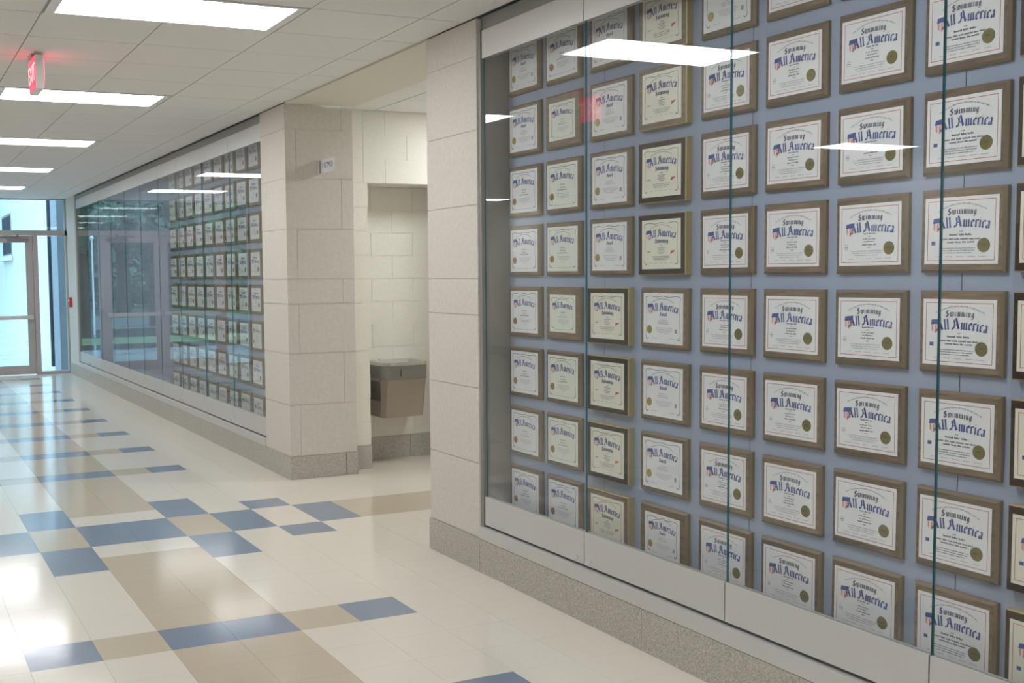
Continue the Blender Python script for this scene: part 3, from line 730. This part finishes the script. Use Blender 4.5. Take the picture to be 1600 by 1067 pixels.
struct('wall_entrance', B(XL-0.2, XLf, FR0, FR1+0.1, 0, CEIL).box(1.8605, 2.6, YE+0.001, YE+0.25, 0, 3.6).box(XL-0.2, 2.6, FR0, FR1+0.19, CEIL+0.125, 3.6), 'wall_paint', 'cream wall around the glass entrance', 'wall')

# ------------------------------------------------------------------ outdoors
GZ = -0.05
struct('ground_lawn', B(-70, 60, YE+0.3, 120, GZ-0.2, GZ-0.03), 'grass', 'green lawn beyond the entrance', 'lawn')
struct('ground_pavement', B(-12, 2.45, YE+0.26, 20.0, GZ-0.03, GZ).box(0.6, 2.45, 20.0, 46.0, GZ-0.03, GZ), 'concrete', 'wet pale concrete pavement outside the entrance doors', 'pavement')
struct('ground_parking', B(-40, 0.59, 26.0, 31.0, GZ-0.03, GZ-0.012).box(-40, 0.59, 20.01, 22.4, GZ-0.03, GZ-0.012), 'asphalt_wet', 'rain-wet asphalt parking area outside', 'pavement')
struct('ground_road', B(-60, 0.59, 32.5, 41.0, GZ-0.03, GZ-0.02), 'road', 'wet grey road beyond the trees', 'road')

t = empty('building_wing', (2.6, 34, 0))
wx0 = -0.2
wl_ = obj('wall', B(wx0, 4, -18.6, 30, GZ, 7.0), 'pale_wall', t)
for k in range(6):
    y = -6.6 + 5.2*k
    wn = obj('window', B(wx0-0.02, wx0+0.01, y, y+2.6, 2.35, 3.6), 'frame_metal', t)
    for q in range(3):
        obj('pane', B(wx0-0.026, wx0-0.02, y+0.06+q*0.84, y+0.06+q*0.84+0.78, 2.42, 3.53), 'dark_pipe', wn)
    obj('sill', B(wx0-0.14, wx0-0.02, y-0.1, y+2.7, 2.22, 2.35), 'pale_wall', wn)
obj('eave', B(wx0-0.5, 4, -18.6, 30, 7.0, 7.25), 'pier_stone', t)
for zz in (4.4,):
    obj('string_course', B(wx0-0.012, wx0+0.01, -18.6, 30, zz, zz+0.03), 'pier_stone', t)
tag(t, 'pale building wing with banded windows running away beyond the entrance', 'building')
t = empty('entrance_pier', (2.05, 14.2, 0))
obj('pier_block', B(-0.27, 0.5, -0.4, 0.4, GZ, 3.3), 'pier_stone', t); obj('pier_cap', B(-0.29, 0.5, -0.42, 0.42, 3.3, 3.42), 'pale_wall', t)
tag(t, 'grey stone pier just outside the entrance sidelight', 'pier')
t = empty('downpipe', (1.80, 14.68, 0))
obj('pipe', B(-0.07, 0.05, -0.06, 0.06, 0.12, 3.4), 'dark_pipe', t); obj('shoe', MB().frustum([(-0.07,-0.06,0.02),(0.05,-0.06,0.02),(0.05,0.06,0.02),(-0.07,0.06,0.02)], [(-0.07,-0.06,0.12),(0.05,-0.06,0.12),(0.05,0.06,0.12),(-0.07,0.06,0.12)]), 'dark_pipe', t)
obj('wall_clip', B(0.05, 0.60, -0.02, 0.02, 1.5, 1.55).box(0.05, 0.60, -0.02, 0.02, 2.8, 2.85), 'dark_pipe', t)
tag(t, 'dark square downpipe standing outside the entrance sidelight', 'downpipe')

def tree(x, y, h, cr, seed, label, leaf, nleaf, tr=0.2, low=0.3, ncl=22, ls=1.0):
    rnd = random.Random(seed); t = empty('tree', (x, y, GZ-0.03))
    tm = MB(); pts = [Vector((0,0,-0.02))]
    for k in range(1, 6): pts.append(Vector((rnd.uniform(-.12,.12)*k*0.6, rnd.uniform(-.12,.12)*k*0.5, h*0.72*k/5)))
    for k in range(5): tm.tube(pts[k], pts[k+1], tr*(1.15-0.17*k), tr*(1.15-0.17*(k+1)), 9)
    for k in range(6):
        b0 = pts[2+k % 3]; a = rnd.uniform(0, 6.28)
        tm.tube(b0, b0+Vector((math.cos(a)*cr*0.6, math.sin(a)*cr*0.6, h*rnd.uniform(.12,.25))), tr*0.4, tr*0.12, 6)
    obj('trunk', tm, 'bark', t)
    lm = MB()
    cl = [(Vector((rnd.uniform(-.7,.7)*cr, rnd.uniform(-.7,.7)*cr, h*rnd.uniform(low+0.1, .92))), cr*rnd.uniform(.35,.6)) for _ in range(ncl)]
    for _ in range(nleaf):
        c, r = rnd.choice(cl)
        d = Vector((rnd.gauss(0,1), rnd.gauss(0,1), rnd.gauss(0,.8))).normalized()*r*rnd.uniform(.5,1.0)
        p = c+d; p.z = max(p.z, 0.3); s = rnd.uniform(.10,.24)*ls
        a = Vector((rnd.gauss(0,1), rnd.gauss(0,1), rnd.gauss(0,1))).normalized(); b_ = a.orthogonal().normalized()
        lm.poly([p-a*s, p-b_*s*.5, p+a*s, p+b_*s*.5])
    obj('foliage', lm, leaf, t)
    tag(t, label, 'tree', 'trees outside the entrance')
TL = ['slender dark tree nearest the white lamp post outside', 'dark slim-trunked tree on the lawn just across the wet road', 'dark tree with the thickest bare trunk outside the doors',
      'dark leafy tree outside, between the thick-trunked tree and the end of the row', 'dark leafy tree at the end of the row by the wet parking area']
for k, (x, y, h, cr, tr) in enumerate(((-1.25, 30.6, 8.5, 0.85, 0.20), (-4.9, 42.9, 9.5, 1.5, 0.24), (-4.3, 33.0, 9.5, 1.4, 0.36), (-8.2, 31.2, 9, 2.2, 0.26), (-13.0, 31.8, 9, 2.4, 0.28))):
    tree(x, y, h, cr, 20+k, TL[k], 'leaf', 6000, tr, 0.22)
FARL = 'broad green tree standing behind the roadside row of trees'
FARW = ['first', 'second', 'third', 'fourth']
for k, (x, y) in enumerate(((-3.6, 50.2), (-12.2, 50), (-20.8, 50), (-29.4, 50), (-10.4, 60), (-19.0, 60), (-27.6, 60), (-1.9, 60), (-36.2, 60))):
    tree(x, y, 13.5, 3.2, 40+k, FARL if k > 3 else '%s broad green tree along the wet road, counted from the building wing' % FARW[k], 'leaf_light' if k % 2 else 'leaf', 24000, 0.3, -0.06, 80, 1.15)
t = empty('lamp_post', (-0.95, 27.3, GZ))
obj('pole', MB().tube((0,0,0), (0,0,2.85), 0.03, 0.024, 10), 'pole_white', t)
obj('lamp_head', MB().tube((0,0,2.85), (0,0,2.92), 0.03, 0.07, 12).tube((0,0,2.92), (0,0,2.98), 0.07, 0.03, 12), 'pole_white', t)
tag(t, 'slim white lamp post standing on the wet parking area', 'lamp post')
